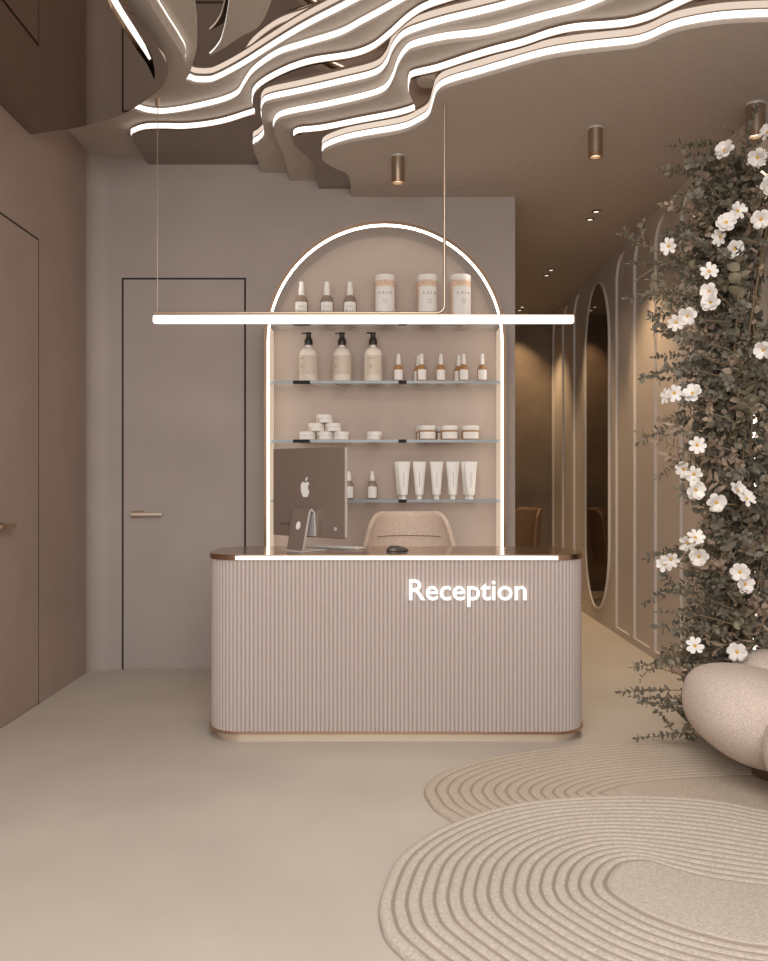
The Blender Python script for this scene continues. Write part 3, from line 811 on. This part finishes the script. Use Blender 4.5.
# ---- glowing arch on the right wall behind the flowers
t = thing('arched_wall_light', 'bronze-framed arch with a glowing edge on the right wall, mostly hidden by flowers', 'wall light', (XR, 3.90, 0))
def wallarch(R, X, z0=.05, zc=2.28, n=30):
    return [Vector((X, R, z0)), Vector((X, R, zc))]+[Vector((X, R*math.cos(PI*k/n), zc+R*math.sin(PI*k/n))) for k in range(1,n)]+[Vector((X,-R,zc)), Vector((X,-R,z0))]
build(tube(bmesh.new(), wallarch(.975,-.044), .018, 8), 'frame', 'bronze', t, smooth=True)
build(tube(bmesh.new(), [Vector((-.034,.945,.05)), Vector((-.034,.945,1.2)), Vector((-.034,.945,1.85))], .007, 6), 'led_strip', 'led_arch', t, smooth=True)

# ---- flower arrangement
fa = thing('flower_arrangement', 'tall wild arrangement of grey-green eucalyptus and white flowers by the right wall', 'flower arrangement', (1.98, 4.62, 0))
FO = Vector((1.98, 4.62, 0))
lobes = [((1.78,3.95,.35),(.44,.46,.30)),((1.9,3.45,.28),(.34,.32,.3)),((2.0,4.31,.33),(.22,.23,.27))]
def blocked(p):
    if p.x > XR-.075 or p.z < .03 or p.z > CH-.03: return True
    for c_, r_ in lobes:
        if sum(((p[i]-c_[i])/r_[i])**2 for i in range(3)) < 1: return True
    return False
def leaf(bm, p, d, nrm, L_, W_, mi):
    d = d.normalized(); s_ = d.cross(nrm)
    if s_.length < 1e-3: s_ = d.cross(Vector((1,0,0)))
    s_.normalize(); nn = s_.cross(d)
    prof = [(0,.0),(.18,.62),(.45,1.0),(.75,.72)]
    b = bm.verts.new(p); tip = bm.verts.new(p + d*L_ - nn*L_*.12)
    rows = []
    for (t_, w) in prof[1:]:
        m_ = p + d*L_*t_ - nn*L_*.10*t_*t_
        rows.append((bm.verts.new(m_ + s_*W_*w*.5 + nn*W_*.16*w), bm.verts.new(m_), bm.verts.new(m_ - s_*W_*w*.5 + nn*W_*.16*w)))
    fs = [bm.faces.new((b, rows[0][1], rows[0][0])), bm.faces.new((b, rows[0][2], rows[0][1]))]
    for a, c_ in zip(rows, rows[1:]):
        fs.append(bm.faces.new((a[0],a[1],c_[1],c_[0]))); fs.append(bm.faces.new((a[1],a[2],c_[2],c_[1])))
    a = rows[-1]; fs.append(bm.faces.new((a[0],a[1],tip))); fs.append(bm.faces.new((a[1],a[2],tip)))
    for f in fs: f.material_index = mi; f.smooth = True
rnd = random.Random(11)
def rv(): return Vector((rnd.uniform(-1,1), rnd.uniform(-1,1), rnd.uniform(-1,1)))
def twig(bm, pts, L_, W_, gap, mi, stem=.004, start=.12):
    cc = catmull(pts, 8)
    cc = [p for p in cc if not (p.x > XR-.07 or p.z < .03 or p.z > CH-.01)]
    if len(cc) < 3: return
    tube(bm, cc, stem, 5, 0, stem*.4)
    cum = 0; nxt = start; side = 0
    for a, b in zip(cc, cc[1:]):
        seg = (b-a).length; t = (b-a).normalized() if seg > 1e-6 else Vector((0,0,1))
        while nxt <= cum+seg:
            p = a.lerp(b, (nxt-cum)/seg)
            r0 = t.cross(rv())
            if r0.length < .1: r0 = t.cross(Vector((0,0,1)))
            r0.normalize()
            for sg in (1,-1):
                d = (r0*sg*.9 + t*.55 + rv()*.25).normalized()
                sc_ = rnd.uniform(.75,1.2)
                if not blocked(p + d*L_*sc_) : leaf(bm, p, d, (t+rv()*.7), L_*sc_, W_*sc_, mi)
            nxt += gap*rnd.uniform(.8,1.2)
        cum += seg
    p = cc[-1]; t = (cc[-1]-cc[-2]).normalized()
    if not blocked(p + t*L_*.8): leaf(bm, p, t, rv(), L_*.8, W_*.7, mi)
def add_branch(pts, L_=.042, W_=.036, gap=.030, m='leafA', start=.08):
    bm = bmesh.new(); twig(bm, pts, L_, W_, gap, 1, start=start)
    if not bm.verts: bm.free(); return
    for v in bm.verts: v.co -= FO
    me_o = bpy.data.meshes.new('eucalyptus_branch')
    bm.to_mesh(me_o); bm.free()
    me_o.materials.append(M['stem']); me_o.materials.append(M[m])
    o = bpy.data.objects.new('eucalyptus_branch', me_o); col.objects.link(o); o.parent = fa
Q = lambda lst, Y=4.5, dY=0: [at(x, y, Y + dY*i) for i, (x, y) in enumerate(lst)]
heroes = [
 (Q([(740,315),(705,282),(672,262),(645,244),(620,235)],4.45), .034,.028,.045,'leafA',.35),
 (Q([(672,262),(655,268),(634,281)],4.45), .012,.008,.03,'leafB',.05),
 (Q([(645,244),(641,230),(643,222)],4.45), .034,.03,.035,'leafA',.02),
 (Q([(645,246),(632,240),(626,230)],4.45), .034,.03,.035,'leafA',.02),
 (Q([(735,200),(715,178),(700,165),(686,154)],4.5), .046,.04,.032,'leafA',.05),
 (Q([(732,215),(715,192),(700,180)],4.5), .034,.02,.022,'leafA',.03),
 (Q([(738,215),(726,195),(722,180)],4.5), .046,.04,.03,'leafA',.03),
 (Q([(740,180),(747,140),(755,108)],4.6), .04,.034,.03,'leafA',.05),
 (Q([(747,147),(737,136),(727,128)],4.55), .036,.016,.025,'leafA',.02),
 (Q([(750,150),(762,140),(775,138)],4.55), .03,.016,.025,'leafA',.02),
 (Q([(725,235),(712,215),(703,196)],4.45), .042,.034,.028,'leafA',.05),
 (Q([(722,240),(710,225),(696,212)],4.45), .026,.016,.022,'leafA',.05),
 (Q([(728,260),(705,245),(690,238),(668,232)],4.45), .034,.026,.026,'leafA',.05),
 (Q([(720,285),(695,270),(683,258)],4.4), .04,.034,.026,'leafB',.05),
 (Q([(720,290),(700,283),(670,282),(650,280)],4.4), .04,.034,.03,'leafB',.05),
 (Q([(725,300),(700,296),(680,290),(662,289)],4.4), .036,.03,.026,'leafB',.05),
 (Q([(725,322),(690,318),(672,312),(663,305)],4.4), .03,.018,.024,'leafA',.1),
 (Q([(730,350),(700,340),(680,336),(658,321)],4.4), .044,.036,.028,'leafA',.05),
 (Q([(725,365),(700,356),(685,355),(674,355)],4.4), .028,.016,.024,'leafA',.08),
 (Q([(725,378),(700,371),(685,371),(672,371)],4.4), .026,.016,.024,'leafA',.08),
 (Q([(730,420),(705,410),(694,407),(682,405)],4.4), .03,.018,.022,'leafA',.08),
 (Q([(735,470),(700,455),(672,445),(640,433)],4.35), .055,.030,.034,'leafC',.04),
 (Q([(730,450),(700,440),(685,430),(674,426)],4.35), .085,.03,.05,'leafC',.08),
 (Q([(735,490),(705,475),(685,460),(668,455)],4.35), .07,.03,.04,'leafC',.05),
 (Q([(735,505),(705,500),(690,495),(678,490)],4.35), .05,.04,.03,'leafA',.05),
 (Q([(735,620),(700,600),(680,592),(664,576)],4.4), .045,.036,.03,'leafA',.05),
 (Q([(735,610),(705,598),(690,594),(666,593)],4.4), .03,.02,.024,'leafA',.08),
 (Q([(735,635),(700,626),(680,628),(655,627)],4.4), .04,.03,.03,'leafA',.05),
 (Q([(735,625),(700,615),(680,612),(658,612)],4.4), .03,.02,.03,'leafA',.15),
 (Q([(730,680),(690,668),(660,664),(632,667)],4.35), .036,.028,.024,'leafA',.05),
 (Q([(730,690),(690,678),(655,668),(640,680)],4.35), .02,.012,.024,'leafA',.05),
 (Q([(735,700),(700,692),(660,690),(620,692)],4.3), .038,.03,.024,'leafA',.05),
 (Q([(735,705),(700,700),(660,698),(632,697)],4.3), .034,.026,.022,'leafA',.05),
 (Q([(735,715),(700,708),(670,704),(641,703)],4.3), .034,.030,.020,'leafA',.05),
 (Q([(735,725),(705,715),(690,710),(666,708)],4.3), .034,.030,.020,'leafA',.05),
 (Q([(692,736),(676,733),(660,736),(637,738)],4.42), .034,.026,.026,'leafA',.02),
 (Q([(672,730),(664,718),(658,712)],4.42), .034,.026,.026,'leafA',.02),
 (Q([(695,728),(692,736),(688,741)],4.42), .042,.036,.02,'leafA',.0),
 (Q([(728,250),(745,235),(760,200)],4.35), .10,.045,.06,'leafC',.05),
 (Q([(738,300),(740,275),(738,250)],4.25), .07,.058,.035,'leafB',.02),
 (Q([(745,410),(738,395),(730,365)],4.3), .07,.05,.035,'leafC',.02),
 (Q([(752,420),(748,395),(742,370)],4.25), .075,.06,.035,'leafB',.02),
 (Q([(755,560),(752,535),(745,505)],4.3), .055,.04,.035,'leafA',.02),
 (Q([(735,560),(728,545),(715,520)],4.3), .055,.04,.035,'leafA',.02),
 (Q([(750,640),(745,610),(738,590)],4.3), .06,.045,.035,'leafB',.02),
 (Q([(768,610),(755,640),(745,655)],4.3), .09,.03,.05,'leafC',.02),
 (Q([(745,640),(725,645),(712,655)],4.3), .08,.025,.05,'leafC',.02),
]
for (pts, a, b, gp, m, st) in heroes: add_branch(pts, a, b, gp, m, st)
# random sprays filling the column
def core(z):
    x = 1.99 + .03*math.sin(z*2.1)
    return Vector((x, 4.62 + .04*math.sin(z*3.0), z))
n_b = len(heroes)
while n_b < 98:
    z = rnd.uniform(.12, 3.2)
    b = core(z) + Vector((rnd.uniform(-.16,.12), rnd.uniform(-.15,.12), 0))
    ang = rnd.uniform(PI*.75, PI*1.85)
    L_ = rnd.uniform(.22,.42)*(1 if z < 2.4 else .8)
    d = Vector((math.cos(ang), math.sin(ang)*.9, rnd.uniform(-.2,.9))).normalized()
    if z < .5: d = Vector((d.x, d.y, abs(d.z)*.3)).normalized()
    e_ = b + d*L_; m_ = (b+e_)/2 + Vector((0,0,.05))+rv()*.03
    if e_.z > CH-.15: continue
    typ = rnd.choice(['leafA','leafA','leafB','leafC','leafA'])
    sz = rnd.uniform(.036,.060)
    add_branch([b, m_, e_ - Vector((0,0,.02))], sz, sz*rnd.uniform(.6,.9), sz*.62, typ, .02); n_b += 1
# the many finer sprays beyond the hundred largest branches
for m, cnt in (('leafA', 120), ('leafB', 60), ('leafC', 30)):
    bm = bmesh.new()
    for k in range(cnt):
        z = rnd.uniform(.1, 3.25)
        b = core(z) + Vector((rnd.uniform(-.16,.10), rnd.uniform(-.18,.12), 0))
        ang = rnd.uniform(PI*.72, PI*1.8)
        L_ = rnd.uniform(.22,.44)
        if 1.9 < z < 2.7: L_ *= 1.15
        d = Vector((math.cos(ang), math.sin(ang)*.8, rnd.uniform(-.25,.8))).normalized()
        if z < .5: d = Vector((d.x, d.y, abs(d.z)*.3)).normalized()
        e_ = b + d*L_
        if e_.z > CH-.2: continue
        sz = rnd.uniform(.026,.044)
        twig(bm, [b, (b+e_)/2 + Vector((0,0,.05))+rv()*.03, e_ - Vector((0,0,.02))], sz, sz*rnd.uniform(.55,.9), sz*.62, 1, stem=.0028, start=.02)
    for v in bm.verts: v.co -= FO
    me_o = bpy.data.meshes.new('fine_sprays'); bm.to_mesh(me_o); bm.free()
    me_o.materials.append(M['stem']); me_o.materials.append(M[m])
    o = bpy.data.objects.new('fine_sprays', me_o); col.objects.link(o); o.parent = fa; o['kind'] = 'stuff'
# dense heart of the arrangement: nobody could count these leaves
for m, cnt in (('leafA', 2700), ('leafB', 1500), ('leafC', 900)):
    bm = bmesh.new()
    for k in range(cnt):
        z = rnd.uniform(.05, 3.15)
        wid = .22 if z < 2.3 else .17
        if z < .9: wid = .30
        a = rnd.uniform(0, 2*PI); rr = wid*math.sqrt(rnd.random())
        p = core(z) + Vector((rr*math.cos(a), rr*math.sin(a)*.9, 0))
        if p.x > XR-.08 or blocked(p): continue
        L_ = rnd.uniform(.032,.062)
        q = p + rv()*.05
        if blocked(q): continue
        leaf(bm, p-FO, (q-p) + Vector((-.2,-.2,.3))*.05, rv(), L_, L_*rnd.uniform(.5,.85), 0)
    o = build(bm, 'foliage', m, fa, smooth=True); o['kind'] = 'stuff'
bm = bmesh.new()
for k in range(26):
    z0 = rnd.uniform(.02,1.6); a = core(z0)+Vector((rnd.uniform(-.15,.1),rnd.uniform(-.2,.1),0)); b = core(z0+rnd.uniform(.8,1.4))+Vector((rnd.uniform(-.15,.1),rnd.uniform(-.25,.1),0))
    tube(bm, [a-FO, (a+b)/2-FO+rv()*.06, b-FO], .006, 5)
o = build(bm, 'stems', 'stem', fa, smooth=True); o['kind'] = 'stuff'
# white flowers
def flower(p, facing, size, double):
    o = empty('white_flower'); o.parent = fa
    o.location = p - FO
    o.rotation_euler = facing.to_track_quat('Z','Y').to_euler()
    bm = bmesh.new()
    for layer_, (n_, L_, W_, up) in enumerate([(6, size, size*.80, .22), (5, size*.82, size*.72, .75)] if double else [(7, size*1.1, size*.62, .30)]):
        for k in range(n_):
            a = 2*PI*k/n_ + layer_*.5 + rnd.uniform(-.18,.18); u = up + rnd.uniform(-.22,.25)
            d = Vector((math.cos(a), math.sin(a), 0)); s_ = Vector((-math.sin(a), math.cos(a), 0))
            rows = []
            for t_, w in ((.08,.25),(.35,.75),(.65,1.0),(.88,.88),(1.0,.45)):
                h_ = L_*(u*t_ + .12*math.sin(t_*PI*1.2))
                wv = rnd.uniform(-.05,.05)*L_*t_
                rows.append([bm.verts.new(d*L_*t_ + s_*W_*w*.5*q + Vector((0,0,h_ + abs(q)*L_*.10*t_ + wv*q))) for q in (-1,-.4,.4,1)])
            for A, B in zip(rows, rows[1:]):
                for i in range(3): bm.faces.new((A[i],A[i+1],B[i+1],B[i]))
    build(bm, 'petals', 'petal', o, smooth=True)
    build(nlathe([(0,0),(size*.16,.0),(size*.22,size*.14),(size*.14,size*.24),(0,size*.26)], seg=12), 'stamen', 'stamen', o, smooth=True)
fl = [(725,151,1),(758,157,1),(768,133,0),(768,185,1),(737,211,0),(761,219,1),(726,223,1),(721,237,0),(734,249,1),(669,246,0),(709,272,0),(710,292,1),(711,303,1),(688,316,1),(676,322,0),(764,350,1),(693,394,1),(674,393,0),(668,396,0),(684,469,0),(694,474,0),(695,490,1),(716,502,1),(737,491,1),(746,499,0),(664,564,0),(671,559,0),(688,543,0),(695,538,0),(699,556,1),(740,572,1),(744,584,1),(695,646,0),(737,652,1),(697,445,0)]
bmst = bmesh.new()
for (x, y, dbl) in fl:
    Y = rnd.uniform(4.18,4.30) if x > 690 else rnd.uniform(4.28,4.4)
    p = at(x, y, Y)
    if p.x > 2.1: p = Vector((2.08, p.y, p.z))
    fc = Vector((-p.x*.25, -1, .1)).normalized() + rv()*.75
    if x < 680: fc += Vector((-.5,0,-.1))
    flower(p, fc.normalized(), .050 if dbl else .042, dbl)
    q = core(p.z-.06) + Vector((-.05,0,0))
    tube(bmst, [q-FO, (p+q)/2-FO-Vector((0,0,.03)), p-FO-fc.normalized()*.003], .0025, 5)
o = build(bmst, 'flower_stalks', 'stem', fa, smooth=True); o['kind'] = 'stuff'

# ================================================================= CAMERA AND LIGHT
cam = bpy.data.cameras.new('camera'); co = bpy.data.objects.new('camera', cam); col.objects.link(co)
co.location = (0,0,H); co.rotation_euler = (PI/2,0,0)
cam.sensor_fit = 'HORIZONTAL'; cam.sensor_width = 36; cam.lens = F/768*36
bpy.context.scene.camera = co
def light(kind, name, loc, energy, color=(1,.95,.9), rot=(0,0,0), **k):
    l = bpy.data.lights.new(name, kind); l.energy = energy; l.color = color
    for a, b in k.items(): setattr(l, a, b)
    o = bpy.data.objects.new(name, l); o.location = loc; o.rotation_euler = rot; col.objects.link(o); return o
light('AREA', 'front_fill', (-.2,-1.6,2.5), 145, (1,.985,.97), (math.radians(72),0,0), shape='RECTANGLE', size=3.6, size_y=2.0)  # added fill behind the camera, no such lamp in the room
light('AREA', 'overhead_fill', (.1,2.0,3.45), 70, (1,.985,.965), (0,0,0), shape='RECTANGLE', size=2.4, size_y=2.2)  # added overhead fill, not one of the room's lamps
WARM = (1,.72,.42)
for i, (x, y, w) in enumerate(dl):
    light('SPOT', 'downlight_beam', (x,y,CH-.02), 50, WARM, spot_size=math.radians(84), spot_blend=.6, shadow_soft_size=.03)
light('SPOT', 'corridor_beam', (.3,9.6,CH-.02), 70, WARM, spot_size=math.radians(90), spot_blend=.6, shadow_soft_size=.03)
for p in (plane(398,156,2.175), plane(595,128,2.175), plane(752,104,2.175)):
    light('SPOT', 'spotlight_beam', (p.x,p.y,CH-.2), 16, (1,.86,.7), spot_size=math.radians(70), spot_blend=.6, shadow_soft_size=.03)
# added warm wall fill, no fixtures, between the plant and the corridor
for y, e_ in ((5.1,30),(5.8,30),(6.7,16),(7.5,14)):
    light('SPOT', 'wall_fill', (1.70,y,CH-.03), e_, (1,.86,.70), spot_size=math.radians(96), spot_blend=.9, shadow_soft_size=.08)
w = bpy.data.worlds.new('world'); bpy.context.scene.world = w; w.use_nodes = True
w.node_tree.nodes['Background'].inputs[0].default_value = (.96,.955,.95,1)
w.node_tree.nodes['Background'].inputs[1].default_value = 1.15
sc_ = bpy.context.scene
sc_.view_settings.view_transform = 'Standard'; sc_.view_settings.look = 'None'
sc_.view_settings.exposure = 0; sc_.view_settings.gamma = 1
sc_.cycles.use_denoising = True
sc_.cycles.max_bounces = 8; sc_.cycles.transmission_bounces = 8; sc_.cycles.glossy_bounces = 5
sc_.cycles.sample_clamp_indirect = 4
